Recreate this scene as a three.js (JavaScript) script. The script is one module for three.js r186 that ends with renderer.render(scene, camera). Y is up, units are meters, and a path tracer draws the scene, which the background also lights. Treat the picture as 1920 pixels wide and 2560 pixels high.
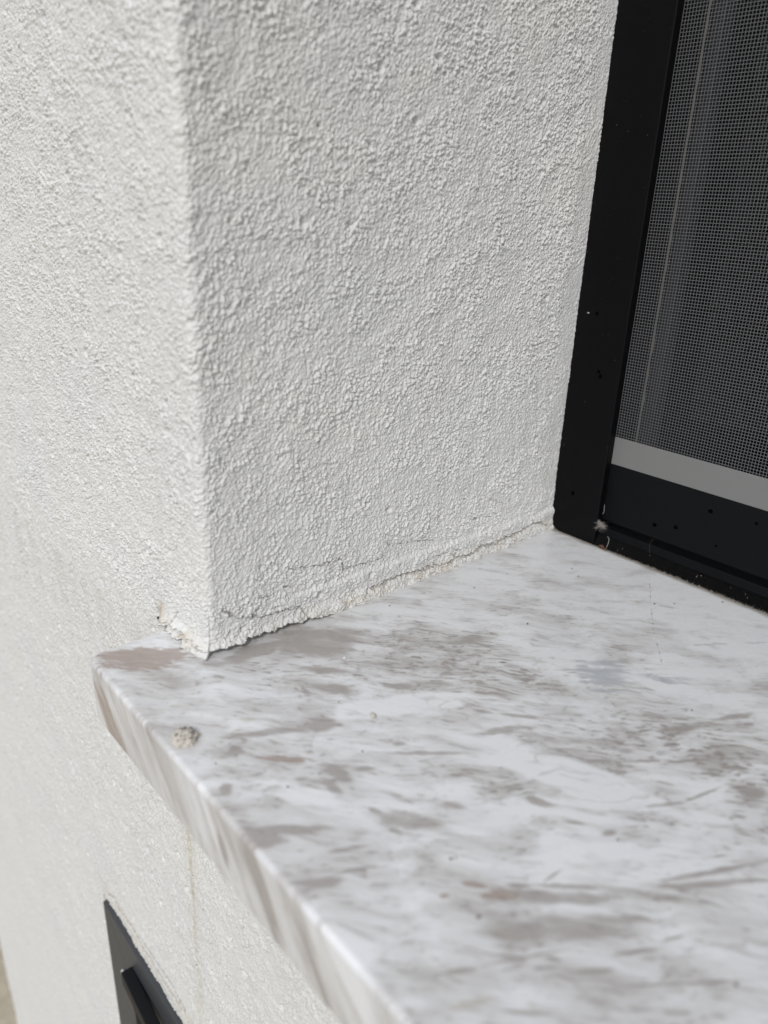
import * as THREE from 'three';
import { mergeGeometries, mergeVertices } from 'three/addons/utils/BufferGeometryUtils.js';
import { RoundedBoxGeometry } from 'three/addons/geometries/RoundedBoxGeometry.js';

// ---------------------------------------------------------------- camera, sky, sun, exposure
const scene = new THREE.Scene();
const camera = new THREE.PerspectiveCamera(2 * Math.atan(1280 / 1890.06) * 180 / Math.PI, 0.75, 0.01, 300);
{
  const yaw = -0.8411, pitch = -0.3882, roll = 0.0398;
  const fwd = new THREE.Vector3(Math.sin(yaw) * Math.cos(pitch), Math.sin(pitch), -Math.cos(yaw) * Math.cos(pitch));
  const right = new THREE.Vector3(Math.cos(yaw), 0, Math.sin(yaw));
  const up = new THREE.Vector3().crossVectors(right, fwd);
  camera.up.copy(right.clone().multiplyScalar(-Math.sin(roll)).addScaledVector(up, Math.cos(roll)));
  camera.position.set(0.2557, 0.1842, 0.1309);
  camera.lookAt(camera.position.clone().add(fwd));
  camera.focus = 0.395;
  camera.userData.fStop = 7;                       // the pupil of a phone lens, about 4 mm across
}
const SUN_DIR = new THREE.Vector3(0.64, 0.82, 0.80).normalize();
{ // an even overcast sky, a little brighter towards the zenith
  const W = 128, H = 64, px = new Float32Array(W * H * 4), d = new THREE.Vector3();
  for (let j = 0; j < H; j++) for (let i = 0; i < W; i++) {
    const el = ((j + 0.5) / H - 0.5) * Math.PI, az = ((i + 0.5) / W - 0.5) * 2 * Math.PI, k = (j * W + i) * 4;
    d.set(Math.cos(el) * Math.cos(az), Math.sin(el), Math.cos(el) * Math.sin(az));
    const up = Math.max(0, d.y), glow = Math.pow(Math.max(0, d.dot(SUN_DIR)), 3);
    const L = d.y > 0 ? 0.55 + 0.34 * up + 0.30 * glow : 0.20;
    px[k] = L * 0.945; px[k + 1] = L * 0.99; px[k + 2] = L * 1.07; px[k + 3] = 1;
  }
  const sky = new THREE.DataTexture(px, W, H, THREE.RGBAFormat, THREE.FloatType);
  sky.mapping = THREE.EquirectangularReflectionMapping; sky.magFilter = THREE.LinearFilter; sky.needsUpdate = true;
  scene.background = sky; scene.environment = sky;
}
const sun = new THREE.DirectionalLight(0xfff9f2, 1.5);
sun.position.copy(SUN_DIR).multiplyScalar(4); sun.target.position.set(0, 0, 0);
sun.castShadow = true; sun.shadow.radius = 20; sun.shadow.mapSize.set(2048, 2048);
Object.assign(sun.shadow.camera, { left: -2, right: 2, top: 2, bottom: -2, near: 0.1, far: 10 });
scene.add(sun, sun.target);
const renderer = new THREE.WebGLRenderer({ antialias: true });
renderer.toneMapping = THREE.LinearToneMapping;
renderer.toneMappingExposure = 1.16;
renderer.shadowMap.enabled = true;

// ---------------------------------------------------------------- noise and helpers
function h2(x, y, s) {
  let h = Math.imul(x, 374761393) ^ Math.imul(y, 668265263) ^ Math.imul(s, 1274126177);
  h = Math.imul(h ^ (h >>> 13), 1103515245); h ^= h >>> 16; h = Math.imul(h, 2246822519); h ^= h >>> 15;
  return (h >>> 0) / 4294967296;
}
function mulberry(a) { return () => { a |= 0; a = a + 0x6D2B79F5 | 0; let t = Math.imul(a ^ a >>> 15, 1 | a); t = t + Math.imul(t ^ t >>> 7, 61 | t) ^ t; return ((t ^ t >>> 14) >>> 0) / 4294967296; }; }
const GX = [], GY = []; for (let i = 0; i < 16; i++) { GX.push(Math.cos(i * Math.PI / 8 + 0.2)); GY.push(Math.sin(i * Math.PI / 8 + 0.2)); }
function noise(x, y, s = 0) {                       // gradient noise, about -0.7 to 0.7
  const xi = Math.floor(x), yi = Math.floor(y), fx = x - xi, fy = y - yi;
  const u = fx * fx * fx * (fx * (fx * 6 - 15) + 10), v = fy * fy * fy * (fy * (fy * 6 - 15) + 10);
  const g = (ix, iy, dx, dy) => { const k = (h2(ix, iy, s) * 16) | 0; return GX[k] * dx + GY[k] * dy; };
  const a = g(xi, yi, fx, fy), b = g(xi + 1, yi, fx - 1, fy), c = g(xi, yi + 1, fx, fy - 1), d = g(xi + 1, yi + 1, fx - 1, fy - 1);
  return a + (b - a) * u + (c - a) * v + (a - b - c + d) * u * v;
}
function fbm(x, y, o = 3, s = 0) { let a = 1, t = 0; for (let i = 0; i < o; i++) { t += a * noise(x, y, s + i); x = x * 2.03 + 7.1; y = y * 2.03 - 3.7; a *= 0.5; } return t; }
const clamp = (x, a = 0, b = 1) => Math.min(b, Math.max(a, x));
const smooth = (a, b, x) => { const t = clamp((x - a) / (b - a)); return t * t * (3 - 2 * t); };
const mix = (a, b, t) => a + (b - a) * t;
function grains(x, y, cell, keep, lo, hi, s) {      // rounded grains of random size, the tallest one wins
  x /= cell; y /= cell; const xi = Math.floor(x), yi = Math.floor(y); let best = 0;
  for (let j = -1; j <= 1; j++) for (let i = -1; i <= 1; i++) {
    const cx = xi + i, cy = yi + j; if (h2(cx, cy, s + 3) > keep) continue;
    const dx = x - cx - h2(cx, cy, s), dy = y - cy - h2(cx, cy, s + 1), r = 0.42 + 0.45 * h2(cx, cy, s + 2), q = (dx * dx + dy * dy) / (r * r);
    if (q < 1) { const k = 1 - q, v = (lo + (hi - lo) * h2(cx, cy, s + 4)) * Math.sqrt(k) * (0.55 + 0.45 * k); if (v > best) best = v; }
  }
  return best;
}
const used = {};
function numbered(n) { const k = used[n] = (used[n] ?? -1) + 1; return k ? `${n}_${String(k).padStart(3, '0')}` : n; }
function thing(name, label, category, pos = [0, 0, 0], group) {
  const o = new THREE.Group(); o.name = numbered(name); o.position.set(...pos); o.userData = { label, category };
  if (group) o.userData.group = group; scene.add(o); return o;
}
function part(name, geo, mat, parent, extra) {
  const m = new THREE.Mesh(geo, mat); m.name = name; m.castShadow = m.receiveShadow = true; if (extra) Object.assign(m.userData, extra); parent.add(m); return m;
}
function box(x0, x1, y0, y1, z0, z1) { const g = new THREE.BoxGeometry(x1 - x0, y1 - y0, z1 - z0); g.translate((x0 + x1) / 2, (y0 + y1) / 2, (z0 + z1) / 2); return g; }
function rbox(x0, x1, y0, y1, z0, z1, r = 0.0008) { const g = new RoundedBoxGeometry(x1 - x0, y1 - y0, z1 - z0, 2, r); g.translate((x0 + x1) / 2, (y0 + y1) / 2, (z0 + z1) / 2); return g; }
const merge = (gs) => mergeGeometries(gs.map((g) => (g.index ? g.toNonIndexed() : g)));
const std = (c, rough, o = {}) => new THREE.MeshPhysicalMaterial({ color: new THREE.Color().setRGB(...c), roughness: rough, ...o });

// sizes in metres: x runs along the wall, y up, z out of the wall; the corner of the reveal stands at x = z = 0, the sill top at y = 0
const D = 0.237, P = 0.0415, T = 0.03, EAR = 0.0325, OPEN_W = 1.0, OPEN_H = 1.15, GROUND = -1.42, WALL_END = -0.776;
const R = 0.0035, ARC = R * Math.PI / 2;

// ---------------------------------------------------------------- ground
{
  const g = new THREE.PlaneGeometry(80, 80); g.rotateX(-Math.PI / 2); g.translate(0, GROUND, 0);
  const m = new THREE.Mesh(g, std([0.34, 0.32, 0.27], 0.95)); m.name = 'ground'; m.receiveShadow = true; m.userData = { kind: 'structure', label: 'pale beige paved ground far below the window', category: 'ground' }; scene.add(m);
  const N = 256, px = new Uint8Array(N * N * 4);
  for (let j = 0; j < N; j++) for (let i = 0; i < N; i++) { const v = fbm(i / 18, j / 18, 4, 91) * 26 + (h2(i, j, 5) - 0.5) * 26, k = (j * N + i) * 4; px[k] = 214 + v; px[k + 1] = 208 + v; px[k + 2] = 192 + v; px[k + 3] = 255; }
  const t = new THREE.DataTexture(px, N, N); t.colorSpace = THREE.SRGBColorSpace; t.wrapS = t.wrapT = THREE.RepeatWrapping; t.repeat.set(160, 160); t.magFilter = THREE.LinearFilter; t.needsUpdate = true;
  m.material.map = t; m.material.color.setRGB(0.54, 0.505, 0.46);
}
// ---------------------------------------------------------------- rendered wall: real relief, grain by grain
const wall = thing('stucco_wall', 'white rough stucco wall with the sharp corner of a window opening', 'wall');
// hairline cracks; reveal: (depth in mm from the corner, height in mm); outer face: (x, y) in mm
const CRACKS = [
  [[89, 5], [97, 5.3], [101, 6.2], [115, 5.7], [130, 4.4], [137, 4], [146, 3.4], [150, 4.8], [161, 3.2], [165, 4.2], [172, 5.4], [184, 3.8], [187, 5.7], [197, 5.1], [208, 6.1], [216, 8], [222, 7.5], [231, 3]],
  [[58, 27], [70, 27], [71, 23], [73, 21]], [[68, 20], [79, 20], [86, 19], [100, 19.7]], [[100, 26], [104, 23], [115, 23], [133, 19]], [[132, 5.5], [135, 9.6], [144, 10]],
  [[174, 33], [189, 27], [187, 26]], [[159, 24], [170, 23.7], [178, 22]], [[6, 20.8], [14, 13.8], [21, 12.3], [27, 10], [37, 10], [46, 8.7], [49, 4], [49.7, 0]],
  [[23, 21], [32, 19.4]], [[37, 21.4], [43, 20.6]], [[40, 30], [48, 28.6], [57, 26.6], [64, 25.5], [70, 26.4], [72, 21], [80, 20], [90, 18]],
  [[-27, 9], [-29, 5.5], [-27, 3.5], [-33, 1.5], [-40, 1]], [[-31, 3.2], [-23, 3], [-18.6, 3.4], [-14.5, 2.9], [-9, 3.6], [-4, 2.6], [0.8, 3.2]],
  [[-186, -306], [-173, -300], [-163, -303], [-145, -300], [-130, -298], [-121, -301], [-103, -300], [-88, -301], [-60, -298]], [[-122, -294], [-108, -293], [-97, -291], [-83, -290], [-76, -291], [-60, -296]],
].map((pts, n) => { const b = [1e9, 1e9, -1e9, -1e9]; for (const [x, y] of pts) { b[0] = Math.min(b[0], x); b[1] = Math.min(b[1], y); b[2] = Math.max(b[2], x); b[3] = Math.max(b[3], y); } return { pts, b, f: n === 0 ? 2 : n === 7 ? 1.1 : pts[0][1] < -100 ? 1 : 0.65 }; });
function crackAt(s, y) {                            // 1 on a crack, 0 away from it; in mm
  let d = 9; const wx = s + noise(s / 1.7, y / 1.7, 60) * 1.5, wy = y + noise(s / 1.7, y / 1.7, 61) * 1.8;
  for (const { pts, b, f } of CRACKS) {
    if (s < b[0] - 3 || s > b[2] + 3 || y < b[1] - 3 || y > b[3] + 3) continue;
    for (let i = 1; i < pts.length; i++) {
      const [ax, ay] = pts[i - 1], ux = pts[i][0] - ax, uy = pts[i][1] - ay, t = clamp(((wx - ax) * ux + (wy - ay) * uy) / (ux * ux + uy * uy));
      d = Math.min(d, Math.hypot(wx - ax - ux * t, wy - ay - uy * t) / f);
    }
  }
  const w = 0.16 + 0.12 * smooth(18, 10, y) * (y > -8 ? 1 : 0) + (y < -100 ? 0.5 : 0) + 0.3 * noise(s / 5, y / 5, 62);
  return w <= 0.02 ? 0 : 1 - smooth(w * 0.5, w * 1.5 + 0.22, d);
}
function edgeY(s) {                                 // where the plaster ends above the sill, s and result in mm
  const gap = s > 0 ? 4.0 * (1 - smooth(30, 78, s)) - 0.7 : 0.2;
  return gap + 1.6 * noise(s / 7, 3, 21) + 0.8 * noise(s / 2.2, 9, 22);
}
function lipWeight(s) { return smooth(-52, -41, s); }
function relief(s, y) {                             // height of the render in mm at s, y in mm
  const wx = s + 0.45 * noise(s / 2.8, y / 2.8, 1), wy = y + 0.45 * noise(s / 2.8, y / 2.8, 2);
  const near = lipWeight(s) * smooth(13, 1, y) * (y > -8 ? 1 : 0);
  const body = noise(s / 9, y / 9, 3) * 0.50 + noise(s / 3.1, y / 3.1, 4) * 0.20 + noise(s / 40, y / 40, 5) * 0.8;
  const swirl = 0.42 * (1 - Math.abs(noise((s + y * 0.6) / 2.5, (y - s * 0.6) / 3.8, 6)) * 3.2);
  const lump = smooth(-0.35, 0.4, noise(s / 13, y / 13, 8) + 0.6 * noise(s / 38, y / 30, 9));
  let h = body + swirl * 0.15 + grains(wx, wy, 0.92, 0.85, 0.2, 0.72, 11) * (0.90 + 0.50 * lump + 0.5 * near) + grains(wx + 5, wy - 3, 1.5, 0.5, 0.25, 0.85, 31) * (0.45 + 0.85 * lump);
  
  const pit = grains(s, y, 6.5, (s < 0 ? 0.34 : 0.12) + 0.55 * smooth(60, 5, y) * (y > -8 ? 1 : 0), 0.5, 1, 51);
  if (pit > 0.82) h -= (pit - 0.82) * 14;
  return s > 215 ? h * mix(1, 0.45, smooth(215, 232, s)) : h;
}
function lip(s, y) {                                // the flared, broken foot of the plaster, mm
  const w = lipWeight(s); if (w <= 0 || y > 45) return 0;
  const k = s > 0 ? mix(3.6, 1.9, smooth(0, 220, s)) : 5.2 * smooth(-46, -34, s) + 0.4;
  const n = noise(s / 11, 4, 24), y1 = 5.2 + 2.2 * n, y2 = 15.5 + 3 * noise(s / 23, 8, 25) - s * 0.012;
  let h = k * 0.45 * Math.exp(-Math.max(0, y) / 6) + k * 0.55 * smooth(y1 + 1.2, y1 - 1.6, y) * (0.75 + 0.9 * noise(s / 5, y / 5, 26));
  if (s > 25) h += 1.5 * smooth(25, 60, s) * (smooth(y2 + 1.6, y2 - 0.6, y) - 0.45 * smooth(y2 - 2, y2 - 7, y));
  return h * w;
}
const stuccoMat = new THREE.MeshPhysicalMaterial({ color: 0xffffff, vertexColors: true, roughness: 0.92, specularIntensity: 0.35 });
{ // the sand in the render, finer than the mesh: 0.25 m of it, mirrored on
  const N = 1024, px = new Uint8Array(N * N * 4), k0 = 250 / N;
  for (let j = 0; j < N; j++) for (let i = 0; i < N; i++) { const x = i * k0, y = j * k0, k = (j * N + i) * 4, v = 255 * clamp(0.15 + 0.75 * grains(x, y, 0.62, 0.9, 0.2, 0.9, 71) + 0.35 * noise(x / 0.45, y / 0.45, 72)); px[k] = px[k + 1] = px[k + 2] = v; px[k + 3] = 255; }
  const t = new THREE.DataTexture(px, N, N); t.wrapS = t.wrapT = THREE.MirroredRepeatWrapping; t.repeat.set(4, 4); t.magFilter = THREE.LinearFilter; t.needsUpdate = true;
  stuccoMat.bumpMap = t; stuccoMat.bumpScale = 0.00042;
}
function wallColor(s, y, h, crack, out) {           // paint, old dirt in cracks and pits, rust run and painted shade under the sill
  const n = noise(s / 60, y / 60, 41), n2 = noise(s / 5, y / 5, 42);
  let r = 0.672 + 0.02 * n + 0.012 * n2, g = 0.676 + 0.018 * n + 0.012 * n2, b = 0.668 + 0.012 * n2;
  const tint = (m, cr, cg, cb) => { r = mix(r, cr, m); g = mix(g, cg, m); b = mix(b, cb, m); };
  tint(smooth(0.1, 0.6, noise(s / 24, y / 130, 55) + 0.5 * noise(s / 9, y / 60, 56)) * 0.07, 0.50, 0.49, 0.46);
  tint(crack * 0.55, 0.12, 0.10, 0.085);
  const low = lipWeight(s) * smooth(12, 0, y) * (y > -8 ? 1 : 0);
  tint(low * smooth(0.15, 0.5, noise(s / 9, y / 6, 43)) * 0.5, 0.52, 0.42, 0.30);
  tint(low * 0.32 * clamp(0.6 + 1.2 * noise(s / 14, y / 5, 58)), 0.58, 0.51, 0.39);
  tint(smooth(0.33, 0.45, noise(s / 3.3, y / 3.3, 44)) * smooth(0.05, 0.4, noise(s / 55, y / 55, 45)) * 0.22, 0.42, 0.37, 0.29);
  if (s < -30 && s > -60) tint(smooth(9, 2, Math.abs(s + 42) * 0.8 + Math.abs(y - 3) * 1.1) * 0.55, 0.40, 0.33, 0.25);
  if (y < -20) tint(smooth(-110, -34, y) * smooth(0, 0.5, noise(s / 12, y / 90, 57) + 0.3) * 0.16, 0.46, 0.43, 0.36);  // drip streaks plus the shade of the sill, tinted into the wall colour
  if (y < -20 && s < 0) {
    const sx = s + 33.5 + 0.02 * (y + 120) * -1 + 0.8 * noise(y / 14, 1, 46), run = smooth(2.6, 0.5, Math.abs(sx)) * smooth(-270, -180, y);
    tint(run * clamp(0.45 + 0.9 * noise(s / 2, y / 11, 47)) * 0.55, 0.36, 0.31, 0.22);
    tint(smooth(11, 1, Math.abs(sx + 1)) * smooth(-400, -230, y) * 0.20 * (0.8 + noise(s / 6, y / 40, 49)), 0.45, 0.38, 0.22);
    const v = y + 306 - (s + 187) * 0.03; if (s > -205) tint(smooth(16, 2, Math.abs(v)) * smooth(-205, -185, s) * 0.32 * (0.7 + noise(s / 8, y / 5, 48)), 0.46, 0.40, 0.30);
  }
  out[0] = r; out[1] = g; out[2] = b;
}
// a sheet of cols x rows points; place(s, y, height) gives the point in metres, s and y in mm
function sheet(cols, rows, place, extraRows = 0) {
  const nc = cols.length, nr = rows.length + extraRows, pos = new Float32Array(nc * nr * 3), col = new Float32Array(nc * nr * 3), uv = new Float32Array(nc * nr * 2), c = [0, 0, 0], p = [0, 0, 0];
  for (let j = 0; j < nr; j++) for (let i = 0; i < nc; i++) {
    const k = (j * nc + i) * 3, under = Math.max(0, extraRows - j), s = cols[i], y = rows[Math.max(0, j - extraRows)];
    place(s, y, under, p, c); uv[(j * nc + i) * 2] = s / 1000; uv[(j * nc + i) * 2 + 1] = y / 1000; pos[k] = p[0]; pos[k + 1] = p[1]; pos[k + 2] = p[2]; col[k] = c[0]; col[k + 1] = c[1]; col[k + 2] = c[2];
  }
  const idx = new Uint32Array((nc - 1) * (nr - 1) * 6); let q = 0;
  for (let j = 0; j < nr - 1; j++) for (let i = 0; i < nc - 1; i++) { const a = j * nc + i; idx[q++] = a; idx[q++] = a + 1; idx[q++] = a + nc + 1; idx[q++] = a; idx[q++] = a + nc + 1; idx[q++] = a + nc; }
  const g = new THREE.BufferGeometry();
  g.setAttribute('position', new THREE.BufferAttribute(pos, 3)); g.setAttribute('color', new THREE.BufferAttribute(col, 3)); g.setIndex(new THREE.BufferAttribute(idx, 1));
  g.setAttribute('uv', new THREE.BufferAttribute(uv, 2)); g.computeVertexNormals(); g.userData = { nc, nr }; return g;
}
function columns(g, i0, i1) {                       // the columns i0 to i1 of a sheet, with the normals it had
  const { nc, nr } = g.userData, w = i1 - i0 + 1, o = new THREE.BufferGeometry();
  for (const n of ['position', 'color', 'normal', 'uv']) { const a = g.attributes[n].array, e = g.attributes[n].itemSize, b = new Float32Array(w * nr * e); for (let j = 0; j < nr; j++) b.set(a.subarray((j * nc + i0) * e, (j * nc + i1 + 1) * e), j * w * e); o.setAttribute(n, new THREE.BufferAttribute(b, e)); }
  const idx = new Uint32Array((w - 1) * (nr - 1) * 6); let q = 0;
  for (let j = 0; j < nr - 1; j++) for (let i = 0; i < w - 1; i++) { const a = j * w + i; idx[q++] = a; idx[q++] = a + 1; idx[q++] = a + w + 1; idx[q++] = a; idx[q++] = a + w + 1; idx[q++] = a + w; }
  o.setIndex(new THREE.BufferAttribute(idx, 1)); return o;
}
{
  const H = ARC * 500;                              // half the arc of the rounded corner, mm
  const left = []; for (let s = -0.25; s > WALL_END * 1000; s -= 0.38 + 2.9 * -s / 1000) left.push(s); left.push(WALL_END * 1000); left.reverse();
  const rev = []; for (let s = 0; s < D * 1000 + 12; s += 0.36) rev.push(s);
  const rows = []; for (let y = -4; y < OPEN_H * 1000 - 2; y += y < 28 ? 0.34 : y < 292 ? 0.42 : Math.min(12, 0.45 + (y - 292) * 0.05)) rows.push(y); rows.push(OPEN_H * 1000);
  const cols = [...left, ...rev];
  const upper = sheet(cols, rows, (s, y, under, p, c) => {
    const w = lipWeight(s), e = edgeY(s);
    let yy = y + (y < 30 ? w * (e + 4) * (1 - (y + 4) / 34) : 0);
    const cr = crackAt(s, yy); let h = relief(s, yy) + lip(s, yy) - cr * 1.1;
    if (Math.abs(s) < 5) h += (0.3 * noise(y / 2.6, 2, 63) + 0.15 * noise(y / 9, 5, 64)) * (1 - Math.abs(s) / 5);
    wallColor(s, yy, h, cr, c);
    if (under) { h -= [0, 2.2, 5.0, 11][under] * w; yy += [0, 0.25, 0.2, 0.1][under] * w; }
    h /= 1000; let x, z, nx, nz;
    if (s <= -H) { x = -R + (s + H) / 1000; z = 0; nx = 0; nz = 1; } else if (s >= H) { x = 0; z = -R - (s - H) / 1000; nx = 1; nz = 0; } else { const t = (s + H) / 1000 / R; nx = Math.sin(t); nz = Math.cos(t); x = -R + R * nx; z = -R + R * nz; }
    p[0] = x + nx * h; p[1] = yy / 1000; p[2] = z + nz * h;
  }, 3);
  const at = left.length;
  part('window_reveal', columns(upper, at, cols.length - 1), stuccoMat, wall, { label: 'rough white stucco side of the window opening, cracked along its foot' });
  part('outer_face', columns(upper, 0, at), stuccoMat, wall);
  const lowRows = []; for (let y = -4; y > GROUND * 1000; y -= Math.min(3.4, 0.8 + 2.6 * Math.abs(y + 40) / 1000)) lowRows.push(y); lowRows.push(GROUND * 1000); lowRows.reverse();
  const lowCols = [...left]; for (let s = 0.4; s < 300; s += 1.0) lowCols.push(s); for (let s = 340; s < 1790; s += 30) lowCols.push(s);
  const lower = sheet(lowCols, lowRows, (s, y, under, p, c) => {
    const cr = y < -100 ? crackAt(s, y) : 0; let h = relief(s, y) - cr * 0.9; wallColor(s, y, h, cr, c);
    if (s < -H) { p[0] = -R + (s + H) / 1000; } else p[0] = s / 1000;
    if (s > -195 && s < 235 && y < -316 && y > -760) h = -6;      // the wall stops behind the vent
    p[1] = y / 1000; p[2] = h / 1000;
  });
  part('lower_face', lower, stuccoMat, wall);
  // the broken patch beside the ear of the sill
  const pc = [], pr = []; for (let s = -56; s <= -20; s += 0.5) pc.push(s); for (let y = -5; y <= 5; y += 0.5) pr.push(y);
  part('plaster_patch', sheet(pc, pr, (s, y, u, p, c) => { wallColor(s, y, 0, 0.3, c); p[0] = s / 1000; p[1] = y / 1000; p[2] = -0.0012 + relief(s, y) * 0.0006; }), stuccoMat, wall);
  const core = std([0.6, 0.59, 0.57], 0.95), zb = -0.30;
  part('masonry', merge([box(WALL_END, -0.009, -1.42, 2.2, zb, -0.009), box(-0.009, 1.8, -1.42, -0.036, zb, -0.009), box(OPEN_W, 1.8, -0.036, 2.2, zb, 0.0), box(-0.009, OPEN_W, OPEN_H, 2.2, zb, 0.0), box(WALL_END, -0.009, OPEN_H, 2.2, -0.0088, 0.0)]), core, wall);
  // a dim room behind the window
  const room = std([0.025, 0.024, 0.023], 0.9);
  part('room_lining', merge([box(-0.8, 1.8, -1.0, 2.2, -3.3, -3.2), box(-0.9, -0.8, -1.0, 2.2, -3.3, zb), box(1.8, 1.9, -1.0, 2.2, -3.3, zb), box(-0.9, 1.9, -1.1, -1.0, -3.3, zb), box(-0.9, 1.9, 2.2, 2.3, -3.3, zb)]), room, wall);
}
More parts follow.
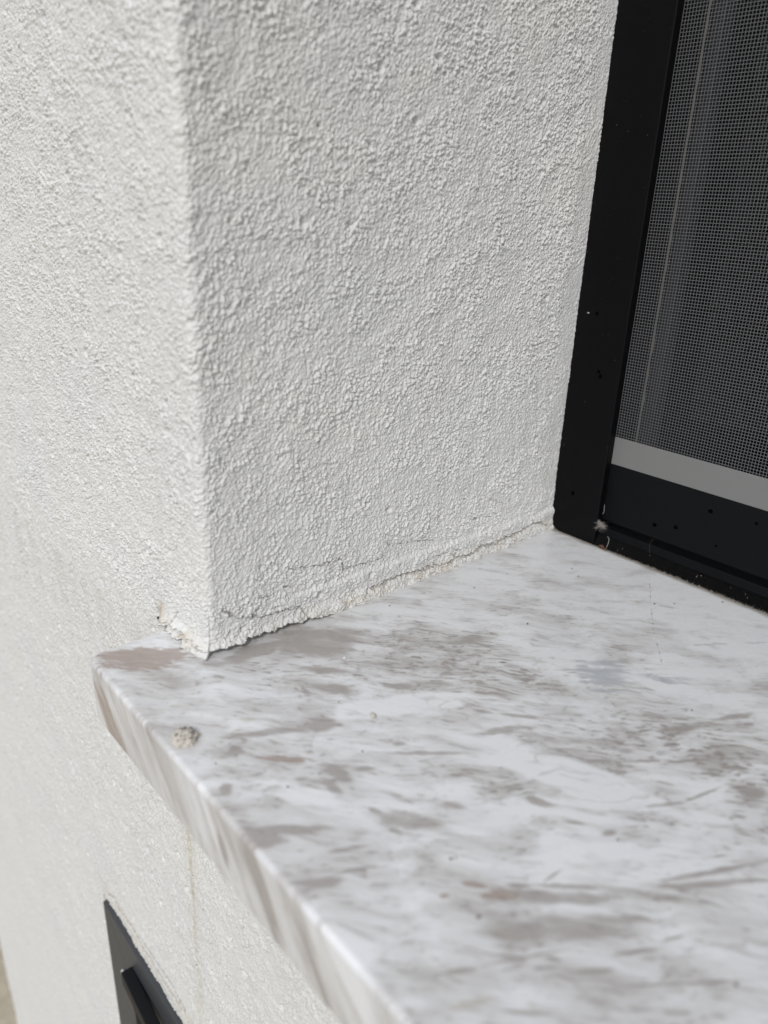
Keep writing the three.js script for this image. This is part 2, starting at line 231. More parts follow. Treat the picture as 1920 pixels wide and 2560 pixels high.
// ---------------------------------------------------------------- marble sill
// places of the stone's own flecks and clouds on the sill top: kind, centre x z, half axis a (x z), half axis b (x z) in mm, strength 0 to 9
// kinds: 0 taupe, 1 warm brown, 2 blue grey, 3 olive, 4 dark, 5 clean white, 6 field of flecks, 7 pale veil
const FLECKS = [
  
[0,19.4,-44.6,9.8,-16.9,10,6.8,8],
  [0,8.8,-17.9,1.6,-17.4,4.4,1.8,8],
  [1,-17.5,23.2,9.2,-17,9.2,3.7,8],
  [0,40.3,-34.6,7.2,-7.2,2,1.7,5],
  [0,51.6,-27.8,6.1,-5.5,2.5,2.1,5],
  [0,67.2,-50.4,3.9,-4.5,1.6,1.5,7],
  [0,66.5,-10,3.7,-4.8,2.9,2.1,4],
  [0,58.5,8,8.4,-15.2,2,1.1,5],
  [0,60,22.5,1.4,-2.8,2.2,1,8],
  [1,73.7,12,8.5,-8.7,1.5,1.1,8],
  [0,90.7,1.2,7.4,-2.2,1.5,2.2,6],
  [0,96.1,-8.2,2.4,-3.5,1.1,0.9,5],
  [0,74.7,35.1,-0.2,-2.5,3.1,0.5,7],
  [0,95.8,6.6,4.5,-0.4,0.9,2,5],
  [0,103.1,-30.1,9.5,-12,0.9,0.9,5],
  [0,93.4,-26.3,1.7,-2.1,1,0.9,5],
  [0,112.1,-62.2,5.3,-9.9,1.7,1.7,6],
  [0,127.6,-19.8,4.3,-3,0.8,1.2,6],
  [0,124,-4.4,11.1,-7.8,2.3,3,4],
  [0,113.4,2.2,2.5,-1.5,0.7,1,8],
  [0,124,2.6,2.2,-1.7,0.8,0.9,7],
  [0,101.9,29.4,9.6,-13.1,1.7,1.1,8],
  [0,100.6,36.7,4.3,-5.3,2.7,1.7,5],
  [0,120,18.8,2.7,-5.5,0.9,0.5,5],
  [0,124.8,33,4.2,-6.1,1.5,1,8],
  [0,127.7,21.9,3,-5.9,0.7,0.4,6],
  [7,132.8,12.1,20.5,-20.4,7.3,7.5,4],
  [1,153.4,-1.4,3.4,-3.2,0.8,1,9],
  [1,160.4,-4.5,4.7,-5.1,1.2,1.5,7],
  [1,150.9,8.1,1.2,-1.5,0.6,0.6,8],
  [4,161.9,5.4,0.5,-0.6,0.5,0.6,9],
  [2,112.5,-125.6,10.6,-9.4,5.3,8.8,8],
  [2,133.9,-144.9,11,-8.4,1.7,3.5,5],
  [2,123,-116.5,5.5,-6.3,0.9,1.5,6],
  [4,81.7,-97.9,1.4,-1.6,0.4,0.5,8],
  [6,61.2,-79.6,24.9,-24.9,18.6,20,8],
  [6,86.8,-87.7,16.3,-14.5,11.1,14.2,8],
  [6,155.8,-101.1,30.9,-31.4,8.5,16.1,9],
  [6,127.3,-38.3,13.4,-8.1,3.8,6,8],
  [6,174.1,-67.2,7.5,-9.4,2.4,4,8],
  [6,189.2,-106.6,6.2,-7.8,8,17.7,9],
  [6,74.5,13.4,18.9,-19.3,9.9,7.3,4],
  [6,39.3,-21.9,16.4,-18.7,11.4,8.4,5],
  [5,145.3,-61.6,28,-10.7,3.8,8.9,9],
  [5,76.9,-41.6,12.4,-22.8,5.2,4.1,7],
  [5,93.3,16.4,9.3,-7.9,3.3,2.9,5],
  [5,171.7,-43.3,14.6,-21.5,2.1,2.8,5],
  [0,172.1,-75.6,4.5,-7.5,0.6,0.9,7],
  [0,178.3,-91.7,2.2,-8.2,0.6,0.6,8],
  [0,144.6,-43,5.3,-3.2,0.9,1.7,8],
  [0,158,-45.3,2.5,-1.9,0.4,0.8,6],
  [0,167.5,-50.2,1.4,-2.8,1,1.1,6],
  [0,188.5,-105.1,4.6,-3.4,0.9,2.7,7],
  [0,166.4,-22.8,0.4,-4.9,0.6,0.2,6],
  [0,171.9,-23.2,7,-7.6,0.7,1,7],
  [0,162.2,-11.8,2.8,-2.9,0.7,0.9,7],
  [0,171.3,-16.6,13.1,-14.8,1.5,2.1,5],
  [0,196.1,-61.3,9.4,-18.3,0.7,1,6],
  [0,197.1,-55.4,11.8,-17.1,0.8,1.4,5],
  [0,194.4,-68.4,2.5,-4.3,0.3,0.5,5],
  [0,186.6,-37.2,10.2,-8.9,0.9,1.9,3],
  [0,180.8,-11.4,14.6,-19.4,2.7,3.4,5],
  [0,189.8,-27.8,3.6,-3.7,0.7,1.3,6],
  [0,200.5,-31.3,1.5,-3.4,0.5,0.5,8],
  [0,196.3,-19.8,3.5,-6,0.5,0.5,7],
  [0,169.7,21.1,3,-5,0.5,0.4,6],
  [0,178.6,4,6.9,-12.9,0.3,0.3,5],
  [0,177.9,10.3,1.7,-2.8,0.3,0.3,6],
  [0,184.1,2.1,1.2,-1.5,0.3,0.4,6],
  [0,182.3,-0.2,1,-1.2,0.3,0.4,5],
  [0,192,-6,3.8,-4.9,0.6,0.8,4],
  [0,209.9,-22.4,12.8,-17.3,0.3,0.5,4],
  [4,218.1,-31.7,0.8,-0.2,0.1,0.9,5],
  [3,187.7,13.9,1,-1.2,0.5,0.6,6],
  [3,177.2,26.1,3.7,-7.4,0.9,0.6,6],
  [0,187.5,16.8,4.3,-4.3,0.4,0.5,5],
  [7,210,-14,15.6,-19,3,5.3,4],
  [7,172.9,24.5,7.6,-12.5,4.9,3.9,4],
  [3,23.2,26.8,2.4,-3,1.4,0.7,4],
  [3,47,10.1,2.2,-2.7,1.9,1.1,5],
  [3,15.7,-5.7,1.1,-0.4,3.7,3.4,3],
  [7,11.1,14.2,8.7,-16.9,5.7,2.6,4],
  [7,33.2,12,11.2,-18.3,6.9,3.6,3],
  [0,110.8,-74.5,6.7,-6.4,0.8,1,5],
  [0,100.2,-65.2,3.5,-3.1,0.8,1,5],
  [0,154.7,-117.6,6.2,-9.8,0.9,1.5,5],
  [0,164.9,-142.6,5.3,-9.3,0.9,1.7,5],
  [0,153.2,-77.3,2.9,-3,0.6,0.9,8],
  [0,145.7,-77.2,3.5,-4.9,0.5,0.7,7],
  [0,156.8,-91.1,4,-5.5,0.5,0.8,7],
  [0,166.1,-102.6,5.1,-7.8,0.5,0.8,6],
  [0,178.1,-111.9,4.1,-3.7,0.5,1.1,6],
  [0,166.6,-85.1,2.5,-1.9,0.3,0.6,7],
  [2,134.2,-210.8,2.3,-1.7,0.8,2,4],
  [2,100.4,-203.6,3.3,-2.8,0.6,1.2,5],
  [2,131.1,-185.3,7.3,-12.2,0.7,1.3,3],
  [2,143.4,-203.5,5.6,-8.3,0.7,1.4,3],
  [0,60.8,-100.7,5.8,-9.9,2.4,2.4,3],
  [3,24.6,-175.3,1.8,-5.9,1.7,1.8,3],
  [3,47.2,-195.8,1.9,-6,1.6,1.9,3]];
const U0 = -0.065, U1 = 0.285, V0 = -0.252, V1 = 0.048, TN = 1536;
function marbleMaps() {
  const N = TN, sx = (U1 - U0) * 1000 / N, sz = (V1 - V0) * 1000 / N;
  const fleck = new Float32Array(N * N), veil = new Float32Array(N * N), tint = [0, 1, 2, 3, 4].map(() => new Float32Array(N * N));
  for (const [kind, cx, cz, ax, az, bx, bz, str] of FLECKS) {
    const det = ax * bz - az * bx, ex = 1.6 * Math.hypot(ax, bx), ez = 1.6 * Math.hypot(az, bz), size = Math.min(Math.hypot(ax, az), Math.hypot(bx, bz)) , seed = Math.round(cx * 7 + cz * 3);
    const S = str / 9, layer = kind < 5 ? tint[kind] : kind === 7 ? veil : fleck, hard = kind === 4 || size < 3.2;
    for (let j = Math.max(0, Math.floor((cz - ez - V0 * 1000) / sz)); j < Math.min(N, (cz + ez - V0 * 1000) / sz); j++)
      for (let i = Math.max(0, Math.floor((cx - ex - U0 * 1000) / sx)); i < Math.min(N, (cx + ex - U0 * 1000) / sx); i++) {
        const x = U0 * 1000 + (i + 0.5) * sx, z = V0 * 1000 + (j + 0.5) * sz, p = (x - z) * 0.7071, q = (x + z) * 0.7071;
        const dx = x - cx, dz = z - cz; let s = (dx * bz - dz * bx) / det, t = (dz * ax - dx * az) / det;
        const rag = kind === 4 ? 0.2 : 1;
        s += rag * (0.35 * noise(q / (size * 0.5 + 0.6), p / (size * 6 + 9), seed + 5) + 0.30 * noise(p / (size * 2.4 + 2), q / (size * 0.7 + 0.8), seed)); t += rag * 0.55 * noise(p / (size * 2.8 + 2), q / (size * 1.1 + 1), seed + 2);
        const rr = s * s + t * t; if (rr > 2.5) continue;
        const m = kind === 5 ? 1 - smooth(0.55, 1.3, rr) : Math.exp(-rr * rr * (hard ? 1.3 : 0.9)) * smooth(2.5, 1.6, rr), k = j * N + i;
        if (kind === 5) { fleck[k] -= m * S * 1.35; veil[k] -= m * S * 0.5; for (const l of tint) l[k] *= 1 - m * S * 0.5; } else if (kind >= 6) layer[k] += m * S; else layer[k] = Math.max(layer[k], m * (0.35 + 0.65 * S));
      }
  }
  const col = new Uint8Array(N * N * 4), rough = new Uint8Array(N * N * 4), enc = (c) => 255 * (c <= 0.0031308 ? 12.92 * c : 1.055 * Math.pow(c, 1 / 2.4) - 0.055);
  const CR = [[77.8, -223.9], [90.9, -202.8], [107.4, -177.7], [118.1, -163.9], [125.7, -154.2]];
  for (let j = 0; j < N; j++) for (let i = 0; i < N; i++) {
    const k = j * N + i, x = U0 * 1000 + (i + 0.5) * sx, z = V0 * 1000 + (j + 0.5) * sz;
    const w1 = noise(x / 26, z / 26, 71), w2 = noise(x / 9, z / 9, 72), w3 = noise(x / 4, z / 4, 70);
    const p = (x - z) * 0.7071 + 11 * w1 + 2 * w3, q = (x + z) * 0.7071 + 3.6 * w1 + 1.5 * w2 + 0.35 * w3;
    const big = fbm(p / 55, q / 21, 3, 73), cloud = fbm(p / 21, q / 9, 3, 84), mid = noise(p / 17, q / 3.6, 74), fine = noise(p / 8, q / 1.6, 75), finer = noise(p / 3.8, q / 0.85, 76), finest = noise(p / 1.9, q / 0.42, 85);
    const back = smooth(-215, -125, z), front = smooth(-60, 35, z), face = smooth(27, 37, z);
    const tex = 0.58 * mid + 0.56 * fine + 0.46 * finer + 0.28 * finest, t0 = tint[0][k], S = clamp(fleck[k], -1.2, 1.1);
    let r = 0.722 + 0.02 * w1, g = 0.736 + 0.02 * w1, b = 0.755 + 0.012 * w1;
    const tone = (m, cr, cg, cb) => { m = clamp(m); r = mix(r, cr, m); g = mix(g, cg, m); b = mix(b, cb, m); };
    // one field of density: pale veils first, taupe where it gathers, dark grey in its cores
    const body = 0.62 * big + 0.52 * cloud + tex * (0.46 + 0.34 * Math.max(0, S)) + 0.50 * S + 0.38 * veil[k] + 0.25 * front + 0.02 * face - 0.24 * (1 - back);
    const val = body + 1.05 * t0 + 0.06;
    tone(smooth(-0.30, 0.60, val) * 0.78, 0.500, 0.492, 0.487);
    tone(smooth(0.36, 0.84, val) * 0.74, 0.415, 0.398, 0.386);
    tone(smooth(0.74, 1.15, val) * 0.55, 0.310, 0.288, 0.275);
    tone(smooth(0.27, 0.37, 0.55 * fine + 0.62 * finer + 0.25 * finest + 0.20 * cloud + 0.16 * S) * clamp(0.26 + 0.60 * val + 0.32 * S, 0, 0.85) * mix(0.4, 1, back), 0.300, 0.275, 0.260);
    const vein = Math.abs(noise(p / 46, q / 15, 92) + 0.28 * noise(p / 12, q / 3.5, 93)), vein2 = Math.abs(noise(p / 30 + 9, q / 24, 94) + 0.3 * noise(p / 9, q / 5, 95));
    tone((smooth(0.06, 0.0, vein) * 0.5 + smooth(0.05, 0.0, vein2) * 0.2) * smooth(-0.35, 0.35, cloud + 0.6 * mid) * mix(0.35, 1, back), 0.42, 0.40, 0.39);
    tone(smooth(0.30, 0.62, t0 + 0.45 * tex) * 0.55 * (0.8 + 0.3 * fine), 0.355, 0.332, 0.318);
    tone(smooth(0.35, 0.75, tint[1][k] * 1.1 + 0.6 * tex) * 0.80, 0.325, 0.265, 0.235);
    tone(smooth(0.25, 1.05, tint[2][k] * 1.0 + 0.95 * tex) * 0.85 * smooth(0.05, 0.3, tint[2][k]), 0.40, 0.42, 0.455);
    tone(smooth(0.30, 0.80, tint[3][k] + 0.5 * tex) * 0.42, 0.43, 0.41, 0.33);
    tone(smooth(0.35, 0.7, tint[4][k]) * 0.85, 0.12, 0.10, 0.085);
    tone(smooth(0.42, 0.6, noise(x / 1.1, z / 1.1, 88)) * 0.10, 0.45, 0.45, 0.45);   // crystal grain
    // weathering: dust washed against the plaster, brown dirt and painted shade along the window, a hairline crack, scattered grime
    const dp = x + 4 * noise(z / 9, 2, 78);
    tone(smooth(9, 0, dp) * smooth(-22, -60, z) * 0.30 * (0.7 + 0.6 * w2), 0.47, 0.44, 0.38);
    tone(smooth(4.5 + 2.2 * noise(x / 11, 1, 79), 0.4, z + 237.5) * 0.72, 0.16, 0.12, 0.075);  // brown dirt with the shade under the brush seal coloured in
    tone(smooth(0.30, 0.55, fbm(x / 5, z / 5, 3, 80)) * smooth(0.1, 0.5, noise(x / 45, z / 45, 81)) * 0.22, 0.45, 0.42, 0.34);
    let cd = 9; if (x > 70 && x < 132 && z < -145) for (let n = 1; n < CR.length; n++) { const [a0, a1] = CR[n - 1], ux = CR[n][0] - a0, uz = CR[n][1] - a1, t = clamp(((x - a0) * ux + (z - a1) * uz) / (ux * ux + uz * uz)); cd = Math.min(cd, Math.hypot(x - a0 - ux * t + 0.5 * w2, z - a1 - uz * t)); }
    tone((1 - smooth(0.12, 0.38, cd)) * smooth(-0.12, 0.15, noise(x / 3, z / 3, 82)) * 0.6, 0.2, 0.18, 0.16);
    col[k * 4] = enc(r); col[k * 4 + 1] = enc(g); col[k * 4 + 2] = enc(b); col[k * 4 + 3] = 255;
    const ro = 255 * clamp(0.26 + 0.12 * fbm(x / 14, z / 14, 3, 83) + 0.05 * finer); rough[k * 4] = rough[k * 4 + 1] = rough[k * 4 + 2] = ro; rough[k * 4 + 3] = 255;
  }
  return [col, rough].map((a, n) => { const t = new THREE.DataTexture(a, N, N); if (!n) t.colorSpace = THREE.SRGBColorSpace; t.wrapS = t.wrapT = THREE.MirroredRepeatWrapping; t.magFilter = THREE.LinearFilter; t.needsUpdate = true; return t; });
}
const sill = thing('marble_sill', 'polished white marble window sill with taupe flecks and a rounded outer corner', 'window sill');
{
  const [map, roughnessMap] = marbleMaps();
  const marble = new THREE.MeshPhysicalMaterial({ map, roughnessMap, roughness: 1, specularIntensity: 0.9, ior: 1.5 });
  const b = 0.0021, rc = 0.0055, x0 = -EAR + b, x1 = OPEN_W + 0.03 - b, z0 = -0.262, z1 = P - b, s = new THREE.Shape();      // plan, y of the shape is -z
  s.moveTo(x0, 0.004); s.lineTo(x0, -z1 + rc); s.absarc(x0 + rc, -z1 + rc, rc, Math.PI, 1.5 * Math.PI, false); s.lineTo(x1, -z1); s.lineTo(x1, 0.004); s.lineTo(OPEN_W - 0.002, 0.004); s.lineTo(OPEN_W - 0.002, -z0); s.lineTo(-0.004, -z0); s.lineTo(-0.004, 0.004); s.closePath();
  let g = new THREE.ExtrudeGeometry(s, { depth: T - 2 * b, bevelEnabled: true, bevelThickness: b, bevelSize: b, bevelSegments: 5, curveSegments: 12 });
  g.rotateX(-Math.PI / 2); g.translate(0, -T + b, 0);
  const p = g.attributes.position, uv = new Float32Array(p.count * 2);
  for (let i = 0; i < p.count; i++) {               // the beds of the stone dip outwards: the pattern of the top runs down through the slab
    const x = p.getX(i) + p.getY(i) * 0.5, z = p.getZ(i) + p.getY(i) * 0.4;
    uv[2 * i] = (x - U0) / (U1 - U0); uv[2 * i + 1] = (z - V0) / (V1 - V0);
  }
  g.setAttribute('uv', new THREE.BufferAttribute(uv, 2));
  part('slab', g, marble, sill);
}
// ---------------------------------------------------------------- window: black frame, glass, brush seal
const black = std([0.0028, 0.0029, 0.0036], 0.42, { specularIntensity: 0.28 }), blackRail = std([0.0042, 0.0048, 0.0056], 0.55, { specularIntensity: 0.25 }), pitch = std([0.001, 0.001, 0.0011], 0.9, { specularIntensity: 0.05 });
const ZF = -D, ZB = -0.298, SW = 0.0325;            // frame front and back, width of the stiles
const win = thing('window', 'black metal window frame with dark glass behind an insect screen', 'window');
{
  const s = new THREE.Shape(), b = 0.0007, r = 0.006;                      // front outline of the near stile, its foot rounded towards the plaster
  s.moveTo(b - 0.001, OPEN_H); s.lineTo(b - 0.001, r + 0.003); s.quadraticCurveTo(b - 0.0004, 0.0026, 0.0075, b); s.lineTo(SW - b, b); s.lineTo(SW - b, OPEN_H); s.closePath();
  const g = new THREE.ExtrudeGeometry(s, { depth: 0.0055 - b, bevelEnabled: true, bevelThickness: b, bevelSize: b, bevelSegments: 3, curveSegments: 8 }); g.translate(0, 0, ZF - 0.0055);
  const stile = part('frame_stile', g, black, win);
  const dot = new THREE.CylinderGeometry(1, 1, 1, 10); dot.rotateX(Math.PI / 2);
  for (const [x, y, d] of [[13.5, 27.1, 1.2], [19.2, 101.5, 1], [20.6, 99, 1.1], [12.7, 132.2, 1.0]]) { const m = part('drip_spot', dot, pitch, stile); m.scale.set(d / 1000, d / 1000 * 1.1, 0.0001); m.position.set(x / 1000, y / 1000, ZF + 0.00003); }
  part('guide_channel', merge([box(-0.002, SW - 0.003, 0, OPEN_H, ZB, ZF - 0.0056), box(SW - 0.003, SW - 0.0005, 0, OPEN_H, -0.26, -0.2455)]), black, win);
  part('guide_seal', rbox(SW - 0.0028, SW - 0.0001, 0.004, OPEN_H, -0.2445, ZF - 0.0058, 0.0005), pitch, win);
  part('far_stile', rbox(OPEN_W - SW, OPEN_W + 0.002, 0.0005, OPEN_H, ZB, ZF), black, win);
  part('head_rail', rbox(SW, OPEN_W - SW, OPEN_H - 0.06, OPEN_H, ZB, ZF - 0.001), black, win);
  part('bottom_track', merge([rbox(SW - 0.002, OPEN_W - SW, 0.0060, 0.0114, -0.2520, -0.2412, 0.0006), box(SW - 0.002, OPEN_W - SW, 0.0112, 0.0150, -0.26, -0.2460), box(SW - 0.002, OPEN_W - SW, 0.0004, 0.0065, ZB, -0.2430)]), blackRail, win);
  // the sash behind: a black stile, its pale gasket, the glazing bead and the pane
  part('sash_stile', box(SW - 0.006, 0.0288, 0.0151, OPEN_H - 0.06, -0.290, -0.2700), pitch, win);
  { // gasket, lumpy with old sealant
    const N = 260, pts = []; for (let i = 0; i <= N; i++) { const y = 0.02 + i / N * 0.6; pts.push(new THREE.Vector3(0.0297 + 0.00025 * noise(y * 40, 1, 3) + 0.00025 * noise(y * 150, 4, 3), y, -0.2706)); }
    const g2 = new THREE.TubeGeometry(new THREE.CatmullRomCurve3(pts), N, 0.0009, 6, false), q = g2.attributes.position;
    for (let i = 0; i < q.count; i++) { const k = 1 + 0.9 * noise(q.getY(i) * 90, 2, 9); q.setX(i, 0.0297 + (q.getX(i) - 0.0297) * k); }
    part('gasket', g2, std([0.17, 0.165, 0.15], 0.8), win);
  }
  part('glazing_bead', rbox(0.0306, 0.0378, 0.0151, OPEN_H - 0.06, -0.282, -0.2722, 0.0012), std([0.022, 0.023, 0.028], 0.5), win);
  part('sash_rails', merge([box(0.0378, OPEN_W - SW, 0.0151, 0.05, -0.290, -0.272), box(OPEN_W - 0.06, OPEN_W - SW, 0.05, OPEN_H - 0.06, -0.290, -0.272)]), pitch, win);
  part('glass', box(0.0376, OPEN_W - 0.06, 0.05, OPEN_H - 0.06, -0.2815, -0.2812), new THREE.MeshPhysicalMaterial({ color: 0xffffff, transmission: 1, thickness: 0, roughness: 0.02, ior: 1.5, specularIntensity: 0.25 }), win);
  { // dust that has settled on the frame
    const rd = mulberry(77), gd = []; for (let i = 0; i < 90; i++) { const q = new THREE.TetrahedronGeometry(0.00006 + rd() * rd() * 0.00022); q.rotateZ(rd() * 6); q.translate(0.001 + rd() * 0.031, 0.004 + rd() * 0.28, ZF + 0.00004); gd.push(q); }
    part('dust', merge(gd), std([0.22, 0.22, 0.22], 0.95), win, { kind: 'stuff' });
  }
  // brush seal: short black pile between the track and the sill
  const rnd = mulberry(5), n = 9000, hair = new THREE.CylinderGeometry(0.00006, 0.00009, 1, 3, 1); hair.translate(0, -0.5, 0);
  const im = new THREE.InstancedMesh(hair, std([0.006, 0.006, 0.007], 0.8, { specularIntensity: 0.4 }), n), o = new THREE.Object3D(), up = new THREE.Vector3(0, -1, 0), dir = new THREE.Vector3();
  for (let i = 0; i < n; i++) {
    const x = SW - 0.001 + Math.pow(rnd(), 1.7) * 0.35; dir.set((rnd() - 0.5) * 0.9, -1, 0.25 + rnd() * 0.75).normalize();
    o.position.set(x, 0.0066 - rnd() * 0.002, -0.2428 + rnd() * 0.0012); o.quaternion.setFromUnitVectors(up, dir); const L = Math.min((o.position.y - 0.0003) / -dir.y, 0.004 + rnd() * 0.005); o.scale.set(1, L, 1); o.updateMatrix(); im.setMatrixAt(i, o.matrix);
  }
  im.name = 'brush_seal'; im.userData = { kind: 'stuff' }; win.add(im);
}
// ---------------------------------------------------------------- roller insect screen: mesh, grey hem, black pull bar
const screen = thing('insect_screen', 'roller insect screen of fine grey mesh with a pale hem and black pull bar', 'insect screen');
{
  const Z = -0.2432, x0 = SW - 0.0006, x1 = OPEN_W - SW, y0 = 0.0655, y1 = OPEN_H - 0.05, PX = 0.00160, PY = 0.00158, w = 0.00016;
  const pos = [], nor = [], idx = [];
  const sag = (x, y) => 0.00035 * noise(x * 22, y * 22, 14);
  const wire = (pts, ax) => {                       // a four-sided strand through the points
    const n0 = pos.length / 3;
    for (const [x, y, z] of pts) for (const [a, b] of [[1, 0], [0, 1], [-1, 0], [0, -1]]) { pos.push(x + (ax ? 0 : a * w), y + (ax ? a * w : 0), z + b * w); nor.push(ax ? 0 : a, ax ? a : 0, b); }
    for (let i = 0; i < pts.length - 1; i++) for (let k = 0; k < 4; k++) { const a = n0 + i * 4 + k, b = n0 + i * 4 + (k + 1) % 4; ax ? idx.push(a, b, b + 4, a, b + 4, a + 4) : idx.push(a, b + 4, b, a, a + 4, b + 4); }
  };
  for (let x = x0 + 0.0005, i = 0; x < x1; x += PX, i++) { const pts = [], n = x < 0.2 ? 26 : 3; for (let j = 0; j <= n; j++) { const y = j < n ? y0 - 0.001 + (x < 0.2 ? 0.32 / (n - 1) * j : (y1 - y0) / n * j) : y1; pts.push([x + 0.00012 * noise(i * 0.9, y * 30, 15), y, Z + sag(x, y)]); } wire(pts, false); }
  for (let y = y0, i = 0; y < y1; y += PY, i++) { const pts = [], n = y < 0.35 ? 22 : 3; for (let j = 0; j <= n; j++) { const x = j < n ? x0 + (y < 0.35 ? 0.16 / (n - 1) * j : (x1 - x0) / n * j) : x1; pts.push([x, y + 0.00012 * noise(x * 30, i * 0.9, 16), Z + sag(x, y)]); } wire(pts, true); }
  const g = new THREE.BufferGeometry(); g.setAttribute('position', new THREE.Float32BufferAttribute(pos, 3)); g.setAttribute('normal', new THREE.Float32BufferAttribute(nor, 3)); g.setIndex(idx);
  part('mesh_wires', g, std([0.13, 0.134, 0.14], 0.6), screen, { kind: 'stuff' });
  // the hem: a woven tape with fine upright ribs
  const N = 128, px = new Uint8Array(N * N * 4), bp = new Uint8Array(N * N * 4);
  for (let j = 0; j < N; j++) for (let i = 0; i < N; i++) { const k = (j * N + i) * 4, rib = Math.abs(Math.sin(i / N * Math.PI * 16)), v = 170 + 12 * rib; px[k] = v; px[k + 1] = v; px[k + 2] = v - 1; px[k + 3] = 255; bp[k] = bp[k + 1] = bp[k + 2] = 255 * rib; bp[k + 3] = 255; }
  const mk = (a, srgb) => { const t = new THREE.DataTexture(a, N, N); if (srgb) t.colorSpace = THREE.SRGBColorSpace; t.wrapS = THREE.RepeatWrapping; t.repeat.set(130, 1); t.wrapT = THREE.RepeatWrapping; t.magFilter = THREE.LinearFilter; t.needsUpdate = true; return t; };
  part('hem_tape', rbox(x0, x1, 0.0500, 0.0660, Z - 0.0004, Z + 0.0006, 0.0003), new THREE.MeshPhysicalMaterial({ map: mk(px, true), bumpMap: mk(bp), bumpScale: 0.00012, color: new THREE.Color().setRGB(0.46, 0.46, 0.46), roughness: 0.75 }), screen);
  const bar = part('pull_bar', merge([rbox(x0 + 0.0002, x1, 0.0153, 0.0502, Z - 0.006, Z + 0.0010, 0.0006)]), blackRail, screen);
  const dot = new THREE.CylinderGeometry(1, 1, 1, 12); dot.rotateX(Math.PI / 2);
  for (const [x, y, d] of [[94.6, 41.1, 1.3], [65.5, 23.2, 1.3], [77.8, 26.1, 1.2], [118.5, 42.4, 0.9], [101.3, 23.6, 0.7]]) { const m = part('drip_spot', dot, pitch, bar); m.scale.set(d / 1000, d / 1000 * 0.9, 0.0001); m.position.set(x / 1000, y / 1000, Z + 0.00102); }
}
// ---------------------------------------------------------------- vent below the sill
const vent = thing('wall_vent', 'dark grey metal vent frame with black hood set in the wall below the sill', 'vent', [-0.1875, -0.3125, 0]);
{
  const W = 0.42, Hh = 0.44, f = 0.041, slate = std([0.040, 0.044, 0.050], 0.45), dark = std([0.0045, 0.005, 0.0065], 0.5, { specularIntensity: 0.4 });
  const rail = (pts, name) => { const s = new THREE.Shape(pts.map(([x, y]) => new THREE.Vector2(x, y))); const g = new THREE.ExtrudeGeometry(s, { depth: 0.004, bevelEnabled: true, bevelThickness: 0.0005, bevelSize: 0.0005, bevelOffset: -0.0007, bevelSegments: 2 }); g.translate(0, 0, -0.0005); return part(name, g, slate, vent); };
  rail([[0, 0], [f, -f], [W - f, -f], [W, 0]], 'top_rail'); rail([[0, 0], [0, -Hh], [f, -Hh + f], [f, -f]], 'side_rail'); rail([[W, 0], [W - f, -f], [W - f, -Hh + f], [W, -Hh]], 'side_rail'); rail([[0, -Hh], [W, -Hh], [W - f, -Hh + f], [f, -Hh + f]], 'bottom_rail');
  part('back_panel', box(f - 0.002, W - f + 0.002, -Hh + f - 0.002, -f + 0.002, -0.0055, -0.0015), dark, vent);
  const hood = part('hood', rbox(0, W - 0.10, -0.012, 0, 0, 0.0085, 0.0008), dark, vent); hood.position.set(0.047, -0.0215, 0.0036); hood.rotation.y = -0.057;
  const scr = part('screw', new THREE.CylinderGeometry(0.0019, 0.0022, 0.003, 12), new THREE.MeshPhysicalMaterial({ color: 0xd8d8d8, metalness: 1, roughness: 0.3 }), vent); scr.rotation.z = Math.PI / 2; scr.position.set(0.0458, -0.0245, 0.0098);
  for (let i = 0; i < 9; i++) { const l = part('louvre', box(f, W - f, -0.001, 0.001, -0.006, 0.006), dark, vent); l.rotation.x = 0.7; l.position.set(0, -f - 0.03 - i * 0.036, -0.0005); }
}
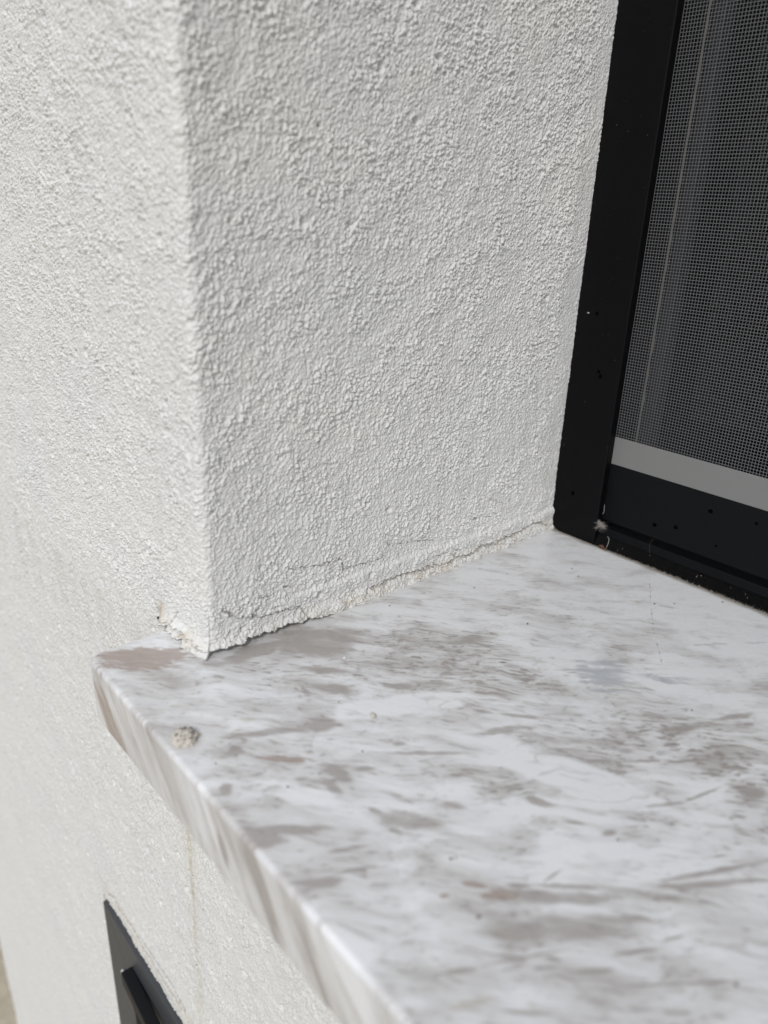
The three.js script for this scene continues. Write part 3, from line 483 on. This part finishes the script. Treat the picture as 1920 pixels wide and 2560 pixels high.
// ---------------------------------------------------------------- crumbs, fluff and grit
function blob(r, seed, amp, det = 4) {              // a lumpy little stone
  const g = mergeVertices(new THREE.IcosahedronGeometry(1, det).deleteAttribute('normal').deleteAttribute('uv')), p = g.attributes.position, v = new THREE.Vector3();
  for (let i = 0; i < p.count; i++) { v.fromBufferAttribute(p, i); const k = 1 + amp * (noise(v.x * 1.9 + v.z, v.y * 1.9, seed) + 0.75 * noise(v.x * 4.3 - v.z * 2, v.y * 4.3 + v.z, seed + 1) + 0.5 * noise(v.x * 9 + v.z * 5, v.y * 9 - v.z * 5, seed + 2)); p.setXYZ(i, v.x * k * r[0], v.y * k * r[1], v.z * k * r[2]); }
  g.computeVertexNormals(); return g;
}
const crumbMat = std([0.52, 0.49, 0.44], 0.95), hole = std([0.16, 0.14, 0.12], 0.9);
{
  const c = thing('plaster_crumb', 'cream pitted crumb of plaster stuck on the sill near its front edge', 'crumb', [0.0432, 0, 0.0339]);
  part('lump', blob([0.0047, 0.0042, 0.0048], 7, 0.24, 16), crumbMat, c).rotation.y = 0.6;
  const rnd = mulberry(3), pit = new THREE.SphereGeometry(1, 6, 5); for (let i = 0; i < 26; i++) { const a = rnd() * 6.28, q = Math.sqrt(rnd()) * 0.85, m = part('pit', pit, hole, c), s = 0.00028 + rnd() * 0.0003; m.scale.set(s, s * 0.8, s); m.position.set(Math.cos(a) * q * 0.0046, 0.0042 * Math.sqrt(1 - q * q * 0.9), Math.sin(a) * q * 0.0047); }
  part('loose_grain', blob([0.0007, 0.0006, 0.0007], 9, 0.4, 3), crumbMat, c).position.set(0.0012, 0.0004, -0.0052);
  const c2 = thing('plaster_grain', 'single small pale grain of plaster lying mid sill', 'crumb', [0.0754, 0.0006, -0.0288]); part('grain', blob([0.0013, 0.0008, 0.0010], 17, 0.5, 4), crumbMat, c2);
  const c3 = thing('white_chip', 'tiny white chip beside the big taupe patch on the sill', 'crumb', [0.0369, 0.0003, -0.0451]); part('chip', blob([0.0005, 0.0004, 0.0005], 19, 0.3, 3), std([0.8, 0.8, 0.78], 0.7), c3);
  const c4 = thing('brown_crumb', 'brown crumb of dead leaf at the foot of the black stile', 'crumb', [0.0382, 0.0011, -0.2368]); part('flake', blob([0.0017, 0.0010, 0.0009], 23, 0.7, 5), std([0.10, 0.05, 0.032], 0.9), c4);
  part('flake', blob([0.0012, 0.0006, 0.0008], 24, 0.6, 4), std([0.10, 0.06, 0.04], 0.9), c4).position.set(0.003, -0.0005, 0.0003);
  const c5 = thing('paint_chip', 'pale paint chip stuck to the black stile halfway up', 'chip', [0.0075, 0.132, -0.2366]); part('chip', blob([0.0008, 0.0004, 0.0003], 29, 0.5, 3), std([0.34, 0.32, 0.28], 0.8), c5);
}
{ // a pinch of down caught in the corner of the screen guide
  const f = thing('fluff_tuft', 'tuft of pale grey fluff caught at the foot of the screen guide', 'fluff', [0.0352, 0.0142, -0.2385]), rnd = mulberry(11), gs = [];
  for (let i = 0; i < 240; i++) {
    const a = rnd() * Math.PI * 2, up = rnd() * 1.6 - 0.6, L = 0.0016 + rnd() * 0.0034, d = new THREE.Vector3(Math.cos(a), up, Math.abs(Math.sin(a)) * 0.6).normalize(), b = new THREE.Vector3((rnd() - 0.5) * 0.002, (rnd() - 0.5) * 0.0022 - 0.0005, 0), m = b.clone().addScaledVector(d, L * 0.5), e = b.clone().addScaledVector(d, L);
    m.x += (rnd() - 0.5) * 0.0008; m.y += (rnd() - 0.5) * 0.0008; e.y -= rnd() * 0.0006; gs.push(new THREE.TubeGeometry(new THREE.QuadraticBezierCurve3(b, m, e), 5, 0.000024, 3, false));
  }
  part('fibres', merge(gs), std([0.5, 0.47, 0.44], 0.95), f, { kind: 'stuff' });
  const strand = (name, label, pts, r, c) => { const t = thing(name, label, 'thread', pts[0]); part('strand', new THREE.TubeGeometry(new THREE.CatmullRomCurve3(pts.map((p) => new THREE.Vector3(p[0] - pts[0][0], p[1] - pts[0][1], p[2] - pts[0][2]))), 24, r, 5, false), std(c, 0.8), t); };
  strand('white_thread', 'bent white thread lying over the brush seal beside the stile', [[0.0400, 0.0076, -0.2383], [0.0412, 0.0080, -0.2376], [0.0418, 0.0066, -0.2376], [0.0417, 0.0042, -0.2376], [0.0411, 0.0016, -0.2374]], 0.00012, [0.5, 0.49, 0.46]);
  strand('brown_hair', 'fine brown hair hanging over the lip of the bottom track', [[0.0665, 0.0152, -0.2418], [0.0660, 0.0125, -0.2405], [0.0661, 0.0095, -0.2405], [0.0668, 0.0068, -0.2400]], 0.00006, [0.12, 0.07, 0.055]);
  strand('pale_strand', 'pale strand caught in the screen guide above the tuft of fluff', [[0.0348, 0.0262, -0.2386], [0.0351, 0.0240, -0.2384], [0.0352, 0.0222, -0.2384], [0.0347, 0.0205, -0.2384]], 0.00008, [0.5, 0.5, 0.5]);
  const bits = thing('brush_lint', 'specks of pale lint and dust scattered along the brush seal', 'lint'), gb = [];
  for (let i = 0; i < 15; i++) { const q = blob([0.0001 + rnd() * 0.0002, 0.0001 + rnd() * 0.0003, 0.00012], i, 0.5, 1); q.rotateZ(rnd() * 3); q.translate(SW + 0.004 + rnd() * 0.13, 0.0008 + rnd() * 0.0055, -0.2378 - rnd() * 0.0012); gb.push(q); }
  bits.userData.kind = 'stuff'; part('lint', merge(gb), std([0.30, 0.29, 0.27], 0.9), bits, { kind: 'stuff' });
}
{ // grit that has blown on to the sill
  const spots = [
    [44.2, -199.9, 'dark speck of grit near the rounded foot of the black stile'],
    [52, -195, 'dark speck of grit second out from the foot of the black stile'],
    [94.5, -200.6, 'oblong dark speck of grit touching the hairline crack in the sill'],
    [100.8, -209, 'dark speck of grit between the hairline crack and the brush seal'],
    [115.4, -231, 'dark speck of grit right under the brush seal'],
    [26.7, -139.3, 'dark speck of grit midway along the foot of the plaster'],
    [26.5, -165.7, 'dark speck of grit by the plaster foot nearer the window'],
    [67.4, -132.6, 'dark speck of grit on the clean pale stone above the blue grey cloud'],
    [14.1, -91.3, 'dark speck of grit just off the plaster beyond the big taupe patch'],
    [60, -24, 'dark speck of grit beside the small grey flecks left of centre'],
    [61.2, 31.4, 'dark speck of grit by the front edge just past the plaster crumb'],
    [88.4, -12.9, 'dark speck of grit near the pale plaster grain'],
    [86.5, 18.3, 'dark speck of grit on the white stone short of the front edge'],
    [142.7, -3.1, 'dark speck of grit in a close pair on the grey veil'],
    [151.7, -132.3, 'dark speck of grit on clean stone below the blue grey cloud'],
    [170.9, -49.9, 'dark speck of grit on the white stone low at the right'],
    [143.4, -4.6, 'smaller dark speck of grit in a close pair on the grey veil']];
  const rnd = mulberry(21), dark = std([0.05, 0.042, 0.036], 0.9), group = 'dark specks of grit on the sill', proto = thing('grit_speck', spots[0][2], 'grit', [0, 0, 0], group);
  part('grain', blob([0.00042, 0.00022, 0.00030], 41, 0.5, 2), dark, proto);
  spots.forEach(([x, z, label], i) => { let o = proto; if (i) { o = proto.clone(); o.name = numbered('grit_speck'); o.userData.label = label; scene.add(o); } o.position.set(x / 1000, 0.00015, z / 1000); o.rotation.y = rnd() * 6; const k = 0.6 + rnd() * 0.6; o.scale.set(k, k, k); });
}
renderer.render(scene, camera);
